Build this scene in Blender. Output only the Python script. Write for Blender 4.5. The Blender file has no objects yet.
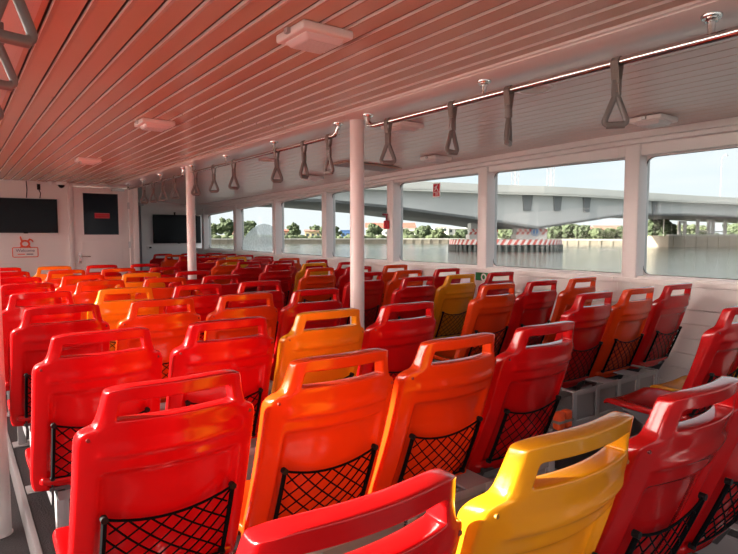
import bpy, bmesh, math, random
from mathutils import Vector, Matrix, noise
random.seed(7)
SC = bpy.context.scene
COL = SC.collection
PI = math.pi
EYE = 1.40                       # camera height above the aisle floor
YAW = math.atan(417/574.0); PITCH = math.atan(42/574.0)

# ------------------------------------------------------------------ helpers
class MB:
    def __init__(s): s.v = []; s.f = []; s.m = []
    def add(s, vs, fs, mi=0):
        b = len(s.v); s.v += [tuple(p) for p in vs]
        s.f += [tuple(b+i for i in q) for q in fs]; s.m += [mi]*len(fs); return s
    def box(s, x0, x1, y0, y1, z0, z1, mi=0, M=None):
        vs = [(x, y, z) for z in (z0, z1) for y in (y0, y1) for x in (x0, x1)]
        if M is not None: vs = [M @ Vector(p) for p in vs]
        return s.add(vs, [(0,2,3,1),(4,5,7,6),(0,1,5,4),(2,6,7,3),(0,4,6,2),(1,3,7,5)], mi)
    def hexa(s, lo, hi, mi=0):    # lo, hi: 4 corners each, same winding
        return s.add(list(lo)+list(hi), [(3,2,1,0),(4,5,6,7),(0,1,5,4),(1,2,6,5),(2,3,7,6),(3,0,4,7)], mi)
    def prism(s, poly, d, mi=0):  # poly: list of Vectors, d: offset vector
        n = len(poly); vs = [Vector(p) for p in poly]; vs += [p+Vector(d) for p in vs]
        fs = [tuple(range(n-1, -1, -1)), tuple(range(n, 2*n))]
        fs += [(i, (i+1) % n, n+(i+1) % n, n+i) for i in range(n)]
        return s.add(vs, fs, mi)
    def tube(s, pts, r, n=8, mi=0, closed=False, cap=True, flat=None):
        pts = [Vector(p) for p in pts]; N = len(pts); rings = []
        up = None
        for i, p in enumerate(pts):
            if closed: t = pts[(i+1) % N]-pts[i-1]
            else: t = pts[min(i+1, N-1)]-pts[max(i-1, 0)]
            if t.length < 1e-9: t = Vector((0, 0, 1))
            t.normalize()
            if up is None:
                up = Vector((0, 0, 1)) if abs(t.z) < .9 else Vector((0, 1, 0))
            a = t.cross(up)
            if a.length < 1e-6: a = t.orthogonal()
            a.normalize(); b = a.cross(t).normalized(); up = b
            rr = r[i] if isinstance(r, (list, tuple)) else r
            fa, fb = flat if flat else (1, 1)
            rings.append([p+a*math.cos(2*PI*k/n)*rr*fa+b*math.sin(2*PI*k/n)*rr*fb for k in range(n)])
        vs = [q for g in rings for q in g]; fs = []
        for i in range(N if closed else N-1):
            j = (i+1) % N
            fs += [(i*n+k, i*n+(k+1) % n, j*n+(k+1) % n, j*n+k) for k in range(n)]
        if cap and not closed: fs += [tuple(range(n-1, -1, -1)), tuple((N-1)*n+k for k in range(n))]
        return s.add(vs, fs, mi)
    def lathe(s, prof, c=(0, 0, 0), n=20, mi=0):   # prof: (r, z)
        c = Vector(c); vs = []; fs = []
        for r, z in prof:
            vs += [c+Vector((r*math.cos(2*PI*k/n), r*math.sin(2*PI*k/n), z)) for k in range(n)]
        for i in range(len(prof)-1):
            fs += [(i*n+k, i*n+(k+1) % n, (i+1)*n+(k+1) % n, (i+1)*n+k) for k in range(n)]
        fs += [tuple(range(n-1, -1, -1)), tuple((len(prof)-1)*n+k for k in range(n))]
        return s.add(vs, fs, mi)
    def mesh(s, name, mats, smooth=False):
        me = bpy.data.meshes.new(name); me.from_pydata(s.v, [], s.f)
        for m in (mats if isinstance(mats, (list, tuple)) else [mats]): me.materials.append(m)
        for p, mi in zip(me.polygons, s.m): p.material_index = mi; p.use_smooth = smooth
        bm = bmesh.new(); bm.from_mesh(me); bmesh.ops.recalc_face_normals(bm, faces=bm.faces); bm.to_mesh(me); bm.free()
        if smooth:
            try: me.set_sharp_from_angle(angle=math.radians(50))
            except Exception: pass
        return me
    def build(s, name, mats, parent=None, smooth=False, bevel=0, seg=2):
        me = s.mesh(name, mats, smooth or bevel > 0)
        o = bpy.data.objects.new(name, me); COL.objects.link(o)
        if bevel:
            md = o.modifiers.new('b', 'BEVEL'); md.width = bevel; md.segments = seg; md.limit_method = 'ANGLE'
            bake(o)
        if parent: o.parent = parent
        return o
def bake(o):
    dg = bpy.context.evaluated_depsgraph_get(); dg.update()
    me = bpy.data.meshes.new_from_object(o.evaluated_get(dg)); me.name = o.name
    o.modifiers.clear(); o.data = me
    for p in me.polygons: p.use_smooth = True
    try: me.set_sharp_from_angle(angle=math.radians(40))
    except Exception: pass
def tag(o, label, cat, group=None, kind=None):
    if label: o['label'] = label
    if cat: o['category'] = cat
    if group: o['group'] = group
    if kind: o['kind'] = kind
    return o
def thing(name, label, cat, loc=(0, 0, 0), rz=0, group=None):
    o = bpy.data.objects.new(name, None); COL.objects.link(o); o.empty_display_size = .05
    o.location = loc; o.rotation_euler = (0, 0, rz); return tag(o, label, cat, group)
def struct(o, label=None, cat=None):
    o['kind'] = 'structure'
    if label: o['label'] = label
    if cat: o['category'] = cat
    return o
def copy_tree(o, parent=None, kids=None):
    c = o.copy(); COL.objects.link(c)
    if parent is not None: c.parent = parent
    for ch in list(o.children): copy_tree(ch, c)
    return c
def lerp(a, b, t): return a+(b-a)*t
def interp(x, xs, ys):
    if x <= xs[0]: return ys[0]
    for i in range(len(xs)-1):
        if x <= xs[i+1]: return lerp(ys[i], ys[i+1], (x-xs[i])/(xs[i+1]-xs[i]))
    return ys[-1]
def rounded(poly, r, n=5):       # polygon of Vectors with rounded corners
    out = []; N = len(poly)
    for i in range(N):
        p = poly[i]; a = (poly[i-1]-p).normalized(); b = (poly[(i+1) % N]-p).normalized()
        for k in range(n+1):
            t = k/n; q0 = p+a*r; q1 = p+b*r
            out.append((1-t)**2*q0+2*t*(1-t)*p+t*t*q1)
    return out

# ------------------------------------------------------------------ materials
def srgb(r, g, b):
    f = lambda c: (c/255/12.92) if c/255 <= .04045 else ((c/255+.055)/1.055)**2.4
    return (f(r), f(g), f(b), 1)
def mat(name, col, rough=.5, metal=0, bump=0, bscale=30, coat=0, var=0, vscale=5, translucent=0, spec=.5):
    m = bpy.data.materials.new(name); m.use_nodes = True; nt = m.node_tree; N = nt.nodes; L = nt.links
    b = N['Principled BSDF']; b.inputs['Base Color'].default_value = col; b.inputs['Roughness'].default_value = rough
    b.inputs['Metallic'].default_value = metal; b.inputs['Coat Weight'].default_value = coat
    b.inputs['Coat Roughness'].default_value = .08; b.inputs['Specular IOR Level'].default_value = spec
    tc = N.new('ShaderNodeTexCoord')
    if var:
        nz = N.new('ShaderNodeTexNoise'); nz.inputs['Scale'].default_value = vscale; nz.inputs['Detail'].default_value = 5
        L.new(tc.outputs['Object'], nz.inputs['Vector'])
        mx = N.new('ShaderNodeMix'); mx.data_type = 'RGBA'
        mx.inputs[6].default_value = tuple(c*(1-var) for c in col[:3])+(1,)
        mx.inputs[7].default_value = tuple(min(1, c*(1+var)) for c in col[:3])+(1,)
        L.new(nz.outputs['Fac'], mx.inputs[0]); L.new(mx.outputs[2], b.inputs['Base Color'])
    if bump:
        nz = N.new('ShaderNodeTexNoise'); nz.inputs['Scale'].default_value = bscale; nz.inputs['Detail'].default_value = 3
        L.new(tc.outputs['Object'], nz.inputs['Vector'])
        bp = N.new('ShaderNodeBump'); bp.inputs['Strength'].default_value = bump; bp.inputs['Distance'].default_value = .01
        L.new(nz.outputs['Fac'], bp.inputs['Height']); L.new(bp.outputs['Normal'], b.inputs['Normal'])
    if translucent:
        tr = N.new('ShaderNodeBsdfTranslucent'); tr.inputs['Color'].default_value = tuple(min(1, c**.6) for c in col[:3])+(1,)
        ms = N.new('ShaderNodeMixShader'); ms.inputs[0].default_value = translucent
        L.new(b.outputs[0], ms.inputs[1]); L.new(tr.outputs[0], ms.inputs[2]); L.new(ms.outputs[0], N['Material Output'].inputs['Surface'])
    return m
def glass_mat(name, tint, refl=1.0, dirt=0.0):
    m = bpy.data.materials.new(name); m.use_nodes = True; nt = m.node_tree; N = nt.nodes; L = nt.links
    for n in list(N):
        if n.type != 'OUTPUT_MATERIAL': N.remove(n)
    out = [n for n in N if n.type == 'OUTPUT_MATERIAL'][0]
    t = N.new('ShaderNodeBsdfTransparent'); t.inputs[0].default_value = tint
    g = N.new('ShaderNodeBsdfGlossy'); g.inputs['Roughness'].default_value = .02
    lw = N.new('ShaderNodeLayerWeight'); lw.inputs['Blend'].default_value = .5
    p5 = N.new('ShaderNodeMath'); p5.operation = 'POWER'; L.new(lw.outputs['Facing'], p5.inputs[0]); p5.inputs[1].default_value = 5
    fr = N.new('ShaderNodeMath'); fr.operation = 'MULTIPLY_ADD'; L.new(p5.outputs[0], fr.inputs[0]); fr.inputs[1].default_value = .15; fr.inputs[2].default_value = .003
    mx = N.new('ShaderNodeMixShader'); L.new(fr.outputs[0], mx.inputs[0]); L.new(t.outputs[0], mx.inputs[1]); L.new(g.outputs[0], mx.inputs[2])
    last = mx
    if dirt:
        d = N.new('ShaderNodeBsdfDiffuse'); d.inputs[0].default_value = (.85, .88, .86, 1)
        tl = N.new('ShaderNodeBsdfTranslucent'); tl.inputs[0].default_value = (.9, .93, .92, 1)
        ad = N.new('ShaderNodeMixShader'); ad.inputs[0].default_value = .8; L.new(d.outputs[0], ad.inputs[1]); L.new(tl.outputs[0], ad.inputs[2])
        tc = N.new('ShaderNodeTexCoord'); nz = N.new('ShaderNodeTexNoise'); nz.inputs['Scale'].default_value = 25; nz.inputs['Detail'].default_value = 6
        L.new(tc.outputs['Object'], nz.inputs['Vector'])
        mr = N.new('ShaderNodeMapRange'); mr.inputs['From Min'].default_value = .3; mr.inputs['From Max'].default_value = .75
        mr.inputs['To Min'].default_value = dirt*.6; mr.inputs['To Max'].default_value = dirt
        L.new(nz.outputs['Fac'], mr.inputs['Value'])
        m2 = N.new('ShaderNodeMixShader'); L.new(mr.outputs[0], m2.inputs[0]); L.new(mx.outputs[0], m2.inputs[1]); L.new(ad.outputs[0], m2.inputs[2])
        last = m2
    L.new(last.outputs[0], out.inputs['Surface']); return m

M = {}
M['red'] = mat('red_plastic', (.54, .005, .007, 1), .17, coat=.35, translucent=.17)
M['orange'] = mat('orange_plastic', (.72, .055, .005, 1), .17, coat=.35, translucent=.17)
M['yellow'] = mat('yellow_plastic', (.74, .31, .009, 1), .17, coat=.35, translucent=.17)
for _c, _v in (('red', (.16, .002, .003, 1)), ('orange', (.30, .02, .002, 1)), ('yellow', (.35, .14, .005, 1))): M[_c+'_dark'] = mat('dark_'+_c+'_screw', _v, .5)  # darker seat colours: shade in the small holes put into the colour
M['ceil_edge'] = mat('white_joint_bead', (.78, .68, .62, 1), .3)  # lighter lip of the grooves, window light on it put into the colour
M['ceil_gap'] = mat('dark_panel_gap', (.16, .12, .11, 1), .8)  # groove and joint bottoms, their shade put into a dark colour
M['ceil_side'] = mat('side_ceiling_panel', (.74, .64, .61, 1), .22, var=.03, vscale=2)  # same panels as ceil, lighter: stronger light at the sides put into colour
M['ceil'] = mat('ceiling_panel', (.62, .44, .34, 1), .24, var=.03, vscale=2)
M['white'] = mat('white_paint', (.80, .76, .74, 1), .38, bump=.05, bscale=8, var=.02, vscale=3)
M['wall'] = mat('white_wall_panel', (.80, .77, .75, 1), .45, var=.03, vscale=2)
M['greywall'] = mat('grey_door_paint', (.22, .23, .25, 1), .5)
M['floor'] = mat('rubber_floor', (.03, .03, .034, 1), .55, bump=.5, bscale=120, var=.2, vscale=6)
M['steel'] = mat('stainless_steel', (.62, .60, .58, 1), .16, 1)
M['alu'] = mat('brushed_aluminium', (.55, .55, .55, 1), .4, .8)
M['bracket'] = mat('grey_bracket_steel', (.10, .10, .11, 1), .5, .3)
M['black'] = mat('black_plastic', (.008, .008, .009, 1), .6, spec=.2)
M['cord'] = mat('black_elastic_cord', (.004, .004, .005, 1), .9, spec=.1)
M['screen'] = mat('tv_screen', (.006, .006, .008, 1), .22, spec=.12)
M['strap'] = mat('grey_strap_webbing', (.20, .17, .15, 1), .65, bump=.3, bscale=150)
M['ring'] = mat('grey_handle_plastic', (.17, .15, .14, 1), .38)
M['diffuser'] = mat('clear_lamp_diffuser', (.75, .72, .72, 1), .12, coat=.6)
M['rackmetal'] = mat('light_grey_painted_metal', (.33, .33, .34, 1), .45)
M['rackpanel'] = mat('grey_rack_panel', (.26, .25, .25, 1), .5)
M['jacket'] = mat('orange_life_jacket', (.80, .09, .015, 1), .7, bump=.3, bscale=60)
M['gasket'] = mat('black_rubber_gasket', (.02, .02, .02, 1), .6)
M['pane'] = glass_mat('window_glass', (.76, .78, .78, 1))   # lightly smoked, both faces
M['stain'] = glass_mat('salt_stained_glass', (.95, .97, .97, 1), dirt=.68)
M['redsign'] = mat('red_sign', (.55, .01, .03, 1), .4)
M['whitesign'] = mat('white_sign_print', (.85, .82, .80, 1), .4)
M['orangesign'] = mat('orange_sign_print', (.75, .09, .03, 1), .45)
M['darksign'] = mat('dark_blue_sign_print', (.05, .04, .10, 1), .45)
M['green'] = mat('green_sign', (.01, .20, .05, 1), .4)
M['door_glass'] = mat('dark_door_glass', (.006, .008, .014, 1), .12, spec=.18)
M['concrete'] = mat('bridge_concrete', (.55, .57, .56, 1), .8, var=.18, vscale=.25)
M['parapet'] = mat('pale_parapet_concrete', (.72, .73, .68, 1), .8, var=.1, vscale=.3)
M['soffit'] = mat('dark_bridge_soffit_concrete', (.20, .215, .22, 1), .85, var=.15, vscale=.2)  # bridge concrete darkened, its underside shade put into the colour
M['pier'] = mat('pale_pier_concrete', (.40, .40, .36, 1), .8, var=.15, vscale=.4)
M['pile'] = mat('dark_wet_piles', (.14, .15, .14, 1), .8, var=.3, vscale=1.5)
M['stripe_red'] = mat('red_stripe_paint', (.62, .14, .12, 1), .6)
M['stripe_white'] = mat('white_stripe_paint', (.75, .73, .70, 1), .6)
M['bluesign'] = mat('blue_emblem', (.10, .28, .62, 1), .5)
M['quay'] = mat('tan_quay_wall', (.17, .155, .12, 1), .9, var=.3, vscale=.35)
M['land'] = mat('grassy_land', (.14, .16, .08, 1), .95, var=.4, vscale=.1)
M['leaf'] = mat('tree_foliage', (.055, .078, .038, 1), .95, bump=1, bscale=2, var=.55, vscale=1.2)
M['leaf2'] = mat('bright_tree_foliage', (.072, .095, .045, 1), .95, bump=1, bscale=2, var=.5, vscale=1.0)
M['trunk'] = mat('tree_trunk', (.12, .09, .06, 1), .9)
M['hwhite'] = mat('white_house_wall', (.72, .71, .68, 1), .8)
M['hcream'] = mat('cream_house_wall', (.60, .50, .32, 1), .8)
M['hbrown'] = mat('brown_house_wall', (.34, .22, .16, 1), .8)
M['hblue'] = mat('blue_tarpaulin_wall', (.12, .25, .55, 1), .7)
M['roofred'] = mat('red_roof', (.50, .12, .08, 1), .8)
M['roofbrown'] = mat('brown_roof', (.28, .15, .11, 1), .8)
M['hwin'] = mat('dark_house_window', (.05, .07, .09, 1), .3)
def water():
    m = bpy.data.materials.new('river_water'); m.use_nodes = True; nt = m.node_tree; N = nt.nodes; L = nt.links
    b = N['Principled BSDF']; b.inputs['Base Color'].default_value = (.09, .10, .09, 1); b.inputs['Roughness'].default_value = .08
    b.inputs['IOR'].default_value = 1.33
    tc = N.new('ShaderNodeTexCoord'); mp = N.new('ShaderNodeMapping'); mp.inputs['Scale'].default_value = (1, 1, 1)
    L.new(tc.outputs['Object'], mp.inputs['Vector'])
    n1 = N.new('ShaderNodeTexNoise'); n1.inputs['Scale'].default_value = .9; n1.inputs['Detail'].default_value = 8; n1.inputs['Roughness'].default_value = .6
    L.new(mp.outputs[0], n1.inputs['Vector'])
    bp = N.new('ShaderNodeBump'); bp.inputs['Strength'].default_value = .7; bp.inputs['Distance'].default_value = .12
    L.new(n1.outputs['Fac'], bp.inputs['Height']); L.new(bp.outputs[0], b.inputs['Normal'])
    return m
M['water'] = water()

# ------------------------------------------------------------------ hull geometry functions (heights relative to the eye are R, world = R + EYE)
def wx(y): return -max(0, y-6.8)*.008
def z_wt(y): return EYE+interp(y, [2.3, 3.8, 5.8, 6.9, 8.4, 9.9, 11.5], [.592, .612, .605, .575, .515, .465, .395])   # window top
def z_wb(y): return EYE+interp(y, [6.5, 11.5], [-.31, -.27])
def z_ce(y): return EYE+interp(y, [2.5, 5, 7, 9.5, 12], [.75, .71, .665, .62, .60])            # ceiling edge at side wall
YB, YF, YF2 = -3.7, 9.4, 11.9
CT = EYE+.76
CX_ = 1.13                     # ship's centre line
def mir(x, side): return x if side > 0 else 2*CX_-x

# ---- ceiling
def ceiling():
    m = MB()
    def seg(x0, x1, y0, y1, zf, mi=0):
        m.add([(x0, y0, zf(x0, y0)), (x1, y0, zf(x1, y0)), (x1, y1, zf(x1, y1)), (x0, y1, zf(x0, y1))], [(0, 1, 2, 3)], mi)
    # centre: planks with recessed grooves running fore and aft
    flat = lambda x, y: CT
    gx = [.392+.101*k for k in range(-2, 17)]
    gx = [g for g in gx if .24 < g < 2.02]
    joints = [YB, .1, 3.67, 7.3, YF]
    g, d = .010, .018
    xs = [.26]+gx+[2.0]
    for a, b in zip(joints[:-1], joints[1:]):
        b2 = b-.011
        for i in range(len(xs)-1):
            x0 = xs[i]+(g if i else 0); x1 = xs[i+1]
            if x1-x0 < .005: continue
            if i:
                seg(x0+.020, x1, a, b2, flat)
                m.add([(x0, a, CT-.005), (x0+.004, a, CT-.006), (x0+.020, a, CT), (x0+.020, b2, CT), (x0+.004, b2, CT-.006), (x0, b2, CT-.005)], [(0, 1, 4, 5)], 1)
                m.add([(x0+.004, a, CT-.006), (x0+.020, a, CT), (x0+.020, b2, CT), (x0+.004, b2, CT-.006)], [(0, 1, 2, 3)])
            else: seg(x0, x1, a, b2, flat)
            m.add([(x1, a, CT), (x1, b2, CT), (x1, b2, CT+d), (x1, a, CT+d)], [(0, 1, 2, 3)])
            if i:
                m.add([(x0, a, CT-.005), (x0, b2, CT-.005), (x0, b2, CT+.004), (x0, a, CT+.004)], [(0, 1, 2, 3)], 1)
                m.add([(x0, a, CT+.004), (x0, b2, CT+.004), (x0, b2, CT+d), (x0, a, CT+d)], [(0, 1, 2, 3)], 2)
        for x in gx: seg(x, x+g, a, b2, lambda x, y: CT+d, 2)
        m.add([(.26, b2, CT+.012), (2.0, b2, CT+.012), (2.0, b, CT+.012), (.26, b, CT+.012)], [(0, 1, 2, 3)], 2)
    # side sections, falling gently to the side walls, both sides
    ys = [YB, 0, 2.5, 3.67, 5, 6, 7, 8.2, 9.4, 10.6, YF2]
    for side in (1, -1):
        def zf(x, y):
            t = (x-2.30)/(4.08-2.30); return lerp(CT, z_ce(y), t)
        n = 18; p = (4.12-2.30)/n
        for j in range(len(ys)-1):
            y0, y1 = ys[j], ys[j+1]-(.004 if abs(ys[j+1]-3.67) < .01 else 0)
            if side < 0 and y0 >= YF: break
            for i in range(n):
                x0 = 2.30+i*p+.007; x1 = 2.30+(i+1)*p
                q = [(x0, y0), (x1, y0), (x1, y1), (x0, y1)]
                m.add([(mir(x, side), y, zf(x, y)) for x, y in q], [(0, 1, 2, 3)], 3)
                q = [(x0-.007, y0), (x0, y0), (x0, y1), (x0-.007, y1)]
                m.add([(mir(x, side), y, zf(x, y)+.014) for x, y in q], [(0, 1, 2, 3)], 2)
                for xx in (x0-.007, x0):
                    m.add([(mir(xx, side), y0, zf(xx, y0)), (mir(xx, side), y1, zf(xx, y1)), (mir(xx, side), y1, zf(xx, y1)+.014), (mir(xx, side), y0, zf(xx, y0)+.014)], [(0, 1, 2, 3)])
    m.box(-2.3, 4.6, YB, YF2+.2, CT+.03, CT+.10)
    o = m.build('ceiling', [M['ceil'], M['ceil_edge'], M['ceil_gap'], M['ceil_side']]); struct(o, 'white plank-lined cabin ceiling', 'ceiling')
    for i, side in enumerate((1, -1)):
        t = MB(); a, b = sorted((mir(1.99, side), mir(2.31, side)))
        yf = YF2 if side > 0 else YF
        t.box(a, b, YB, yf, CT-.010, CT+.004)
        t.box(a+.02, b-.02, YB, yf, CT-.016, CT-.009)
        struct(t.build('trim_%d' % (1+i), M['ceil_side'], bevel=.003), 'smooth white strip along the ceiling over the handrail', 'trim')
ceiling()

# ---- floor
o = MB().box(-2.3, 4.6, YB, YF2+.2, -.08, 0).build('floor', M['floor']); struct(o, 'dark textured rubber aisle floor', 'floor')
o = MB().box(.23, 2.02, YB, 8.0, 0, .118).build('trim_3', M['floor']); struct(o)
m = MB(); m.box(.222, .245, YB, 8.02, 0, .124); m.box(2.005, 2.045, YB, 8.02, 0, .124); m.box(.245, 2.005, 8.0, 8.03, 0, .124)
struct(m.build('trim_4', M['rackmetal'], bevel=.004))
o = MB().box(2.62, 4.22, YB, 11.2, 0, .118).build('trim_5', M['floor']); struct(o)
m = MB(); m.box(2.60, 2.63, YB, 11.2, 0, .124); struct(m.build('trim_6', M['rackmetal'], bevel=.004))

# ---- side walls
P = [-3.7, -2.2, -.70, .81, 2.32, 3.83, 5.28, 6.76, 8.26, 9.80, 11.40]; PW = .12
def side_wall(side, name):
    m = MB(); yend = YF2 if side > 0 else YF
    ys = [YB]+[y for y in (-2.2, 0, 2.5, 5, 6.8, 8, 9.4, 10.6, 11.9) if y < yend]+[yend]
    X = lambda x, y: mir(x+wx(y), side)
    for a, b in zip(ys[:-1], ys[1:]):
        if b-a < .01: continue
        def slab(x0, x1, z0a, z1a, z0b, z1b):
            m.hexa([(X(x0, a), a, z0a), (X(x1, a), a, z0a), (X(x1, b), b, z0b), (X(x0, b), b, z0b)],
                   [(X(x0, a), a, z1a), (X(x1, a), a, z1a), (X(x1, b), b, z1b), (X(x0, b), b, z1b)])
        # horizontal planks below, a smooth panel above them
        z = 0
        top = EYE-.535
        while z < top-.02:
            z1 = min(z+.109, top); slab(4.245, 4.34, z+.004, z1, z+.004, z1); slab(4.252, 4.34, z-.001, z+.005, z-.001, z+.005); z = z1
        slab(4.262, 4.34, top, top+.006, top, top+.006)
        slab(4.238, 4.34, top+.006, z_wb(a)-.05, top+.006, z_wb(b)-.05)
        slab(4.165, 4.34, z_wb(a)-.055, z_wb(a)-.012, z_wb(b)-.055, z_wb(b)-.012)      # sill ledge
        slab(4.20, 4.34, z_wb(a)-.02, z_wb(a), z_wb(b)-.02, z_wb(b))
        slab(4.20, 4.34, z_wt(a), z_ce(a)+.05, z_wt(b), z_ce(b)+.05)                     # header
        slab(4.075, 4.21, z_ce(a)-.045, z_ce(a)+.02, z_ce(b)-.045, z_ce(b)+.02)          # cove moulding
        slab(4.13, 4.21, z_ce(a)-.075, z_ce(a)-.04, z_ce(b)-.075, z_ce(b)-.04)
    o = m.build(name, M['wall'], bevel=.003, seg=1); struct(o, 'white plank-lined side wall with a deep sill under the windows', 'wall')
    k = 0
    for p in P:
        if p+PW > yend+.2: continue
        q = MB(); X0 = lambda x: X(x, p)
        y1 = min(p+PW, yend)
        q.hexa([(X0(4.18), p, z_wb(p)-.02), (X0(4.34), p, z_wb(p)-.02), (X0(4.34), y1, z_wb(y1)-.02), (X0(4.18), y1, z_wb(y1)-.02)],
               [(X0(4.18), p, z_ce(p)-.06), (X0(4.34), p, z_ce(p)-.06), (X0(4.34), y1, z_ce(y1)-.06), (X0(4.18), y1, z_ce(y1)-.06)])
        k += 1
        struct(q.build('trim_%d' % ((10 if side > 0 else 30)+k), M['white'], bevel=.012, seg=3), 'white window pillar', 'trim')
side_wall(1, 'wall_right'); side_wall(-1, 'wall_left')
wi = 0
for a, b in zip(P[:-1], P[1:]):
    y0 = a+PW; y1 = b
    X = lambda y, x=4.30: x+wx(y)
    V = lambda y, z, x=4.285: Vector((X(y, x), y, z))
    outer = [V(y0-.01, z_wb(y0)-.01), V(y1+.01, z_wb(y1)-.01), V(y1+.01, z_wt(y1)+.01), V(y0-.01, z_wt(y0)+.01)]
    inner = [V(y0+.004, z_wb(y0)+.008), V(y1+.004, z_wb(y1)+.008), V(y1+.004, z_wt(y1)-.006), V(y0+.004, z_wt(y0)-.006)]
    ri = rounded(inner, .07, 7); ro = rounded(outer, .003, 7); n = len(ri)
    wi += 1
    w = bpy.data.objects.new('window_%d' % wi, None); COL.objects.link(w); w.location = V((y0+y1)/2, z_wb(y0)); w['kind'] = 'structure'
    L0 = w.location
    fr = MB(); dx = Vector((.03, 0, 0)); vs = [p-L0 for p in ri]+[p-L0 for p in ro]+[p-L0+dx for p in ri]+[p-L0+dx for p in ro]
    fs = []
    for i in range(n):
        j = (i+1) % n
        fs += [(i, j, n+j, n+i), (2*n+i, 3*n+i, 3*n+j, 2*n+j), (i, 2*n+i, 2*n+j, j)]
    fr.add(vs, fs); fr.build('window_frame', M['white'], w)
    MB().tube([p-L0+Vector((.004, 0, 0)) for p in ri], .0045, 6, closed=True).build('gasket', M['gasket'], w, smooth=True)
    MB().prism([p-L0+Vector((.012, 0, 0)) for p in ri], (.006, 0, 0)).build('window_pane', M['pane'], w)
    w['label'] = 'rounded fixed window in the right side wall, %s from the camera' % ['', '', '', '', 'first', 'second', 'third', 'fourth', 'fifth', 'sixth', 'seventh'][min(wi, 10)] if wi > 3 else 'rounded fixed window in the right side wall, %s' % ['', 'farthest behind the camera', 'second behind the camera', 'just behind the camera'][wi]
    w['category'] = 'window'
    if abs(a-8.26) < .01:     # white spray stain on this pane
        st = []
        pts = [(9.79, .0), (9.75, .14), (9.66, .24), (9.5, .32), (9.32, .39), (9.1, .44), (8.9, .46), (8.7, .44), (8.5, .40), (8.44, .34), (8.44, .0)]
        zb = z_wb(9)+.02
        poly = [Vector((X(y)-.012, y+.0, zb+h)) for y, h in pts]
        poly = [Vector((p.x, min(p.y, b-.03), p.z)) for p in poly]
        MB().prism([p-L0 for p in poly], (.002, 0, 0)).build('spray_stain', M['stain'], w)

# ---- front bulkhead (left/centre), recessed bulkhead (right)
def planked(m, x0, x1, y, z0, z1, pitch=.11, th=.06):
    z = z0
    while z < z1-.005:
        t = min(z+pitch, z1); m.box(x0, x1, y, y+th, z+.009, t); m.box(x0, x1, y+.014, y+th, z-.001, z+.010); z = t
DX0, DX1, DZ1 = 1.47, 2.24, EYE+.715
m = MB(); m.box(-2.1, DX0, YF, YF+.06, 0, CT+.02); m.box(DX0, DX1, YF, YF+.06, DZ1, CT+.02); m.box(DX1, 2.36, YF, YF+.06, 0, CT+.02)
struct(m.build('wall_front', M['wall']), 'smooth white front wall carrying a television and a door', 'wall')
m = MB(); m.box(2.30, 2.36, YF+.06, YF2, 0, CT+.02); struct(m.build('wall_passage', M['wall']))
m = MB(); m.box(DX0-.075, DX0-.03, YF-.035, YF, 0, CT); m.box(DX0-.03, DX0, YF-.015, YF, 0, DZ1+.03); m.box(DX0, DX1+.02, YF-.015, YF, DZ1, DZ1+.03); m.box(DX1, DX1+.025, YF-.015, YF, 0, DZ1)
m.box(2.30, 2.375, YF-.03, YF, 0, CT)
struct(m.build('trim_50', M['white'], bevel=.003), 'white door frame and post on the front wall', 'trim')
# door_1
d = bpy.data.objects.new('door_1', None); COL.objects.link(d); d.location = (DX0, YF, 0); struct(d, 'white cabin door with a dark window in the front wall', 'door')
W = DX1-DX0
m = MB(); m.box(.005, W-.005, .002, .045, .12, DZ1-.005)
m.box(.10, W-.10, -.004, .004, .30, EYE-.10); m.build('door_leaf', M['white'], d, bevel=.003)
wz0, wz1 = EYE+.005, EYE+.62; wxa, wxb = 1.60-DX0, 2.085-DX0
m = MB(); m.box(wxa, wxb, -.006, .01, wz0, wz1); m.build('door_glass', M['door_glass'], d)
m = MB()
for q in ((wxa-.012, wxa, wz0-.012, wz1+.012), (wxb, wxb+.012, wz0-.012, wz1+.012), (wxa, wxb, wz0-.012, wz0), (wxa, wxb, wz1, wz1+.012)): m.box(q[0], q[1], -.01, .01, q[2], q[3])
m.build('glazing_bead', M['white'], d)
m = MB(); m.box(.045, .085, -.012, 0, EYE-.42, EYE-.27); m.tube([(.065, -.01, EYE-.315), (.065, -.05, EYE-.315), (.20, -.05, EYE-.318)], .008); m.build('door_handle', M['steel'], d, smooth=True)
m = MB(); m.lathe([(.012, 0), (.012, .01)], (.065, -.02, EYE-.40)); m.build('keyhole', M['black'], d)
m = MB(); m.box(W-.25, W-.07, -.06, -.01, DZ1-.055, DZ1-.02); m.tube([(W-.10, -.035, DZ1-.015), (W-.25, -.06, DZ1-.012), (W-.36, -.02, DZ1-.012)], .006); m.build('door_closer', M['alu'], d)
for z in (EYE-.15, EYE+.45, .35):
    MB().box(W-.02, W+.012, -.018, 0, z-.05, z+.05).build('hinge', M['alu'], d)
def text_obj(name, body, size, loc, rot, m, parent=None, ext=.0008, align='CENTER', sx=1):
    cu = bpy.data.curves.new(name, 'FONT'); cu.body = body; cu.size = size; cu.extrude = ext; cu.align_x = align; cu.align_y = 'CENTER'
    t = bpy.data.objects.new(name, cu); COL.objects.link(t)
    dg = bpy.context.evaluated_depsgraph_get(); dg.update()
    me = bpy.data.meshes.new_from_object(t.evaluated_get(dg)); me.materials.clear(); me.materials.append(m)
    bpy.data.objects.remove(t)
    o = bpy.data.objects.new(name, me); COL.objects.link(o); o.location = loc; o.rotation_euler = rot; o.scale = (sx, 1, 1)
    if parent: o.parent = parent
    return o
s = thing('door_notice', 'small red notice stuck on the dark door window', 'sign', (1.856, YF-.008, EYE+.29))
m = MB(); m.box(-.105, .105, -.003, 0, -.04, .04); m.build('notice_panel', M['redsign'], s)
m = MB(); m.tube([(-.098, -.004, -.034), (.098, -.004, -.034), (.098, -.004, .034), (-.098, -.004, .034)], .004, 4, closed=True)
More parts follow.
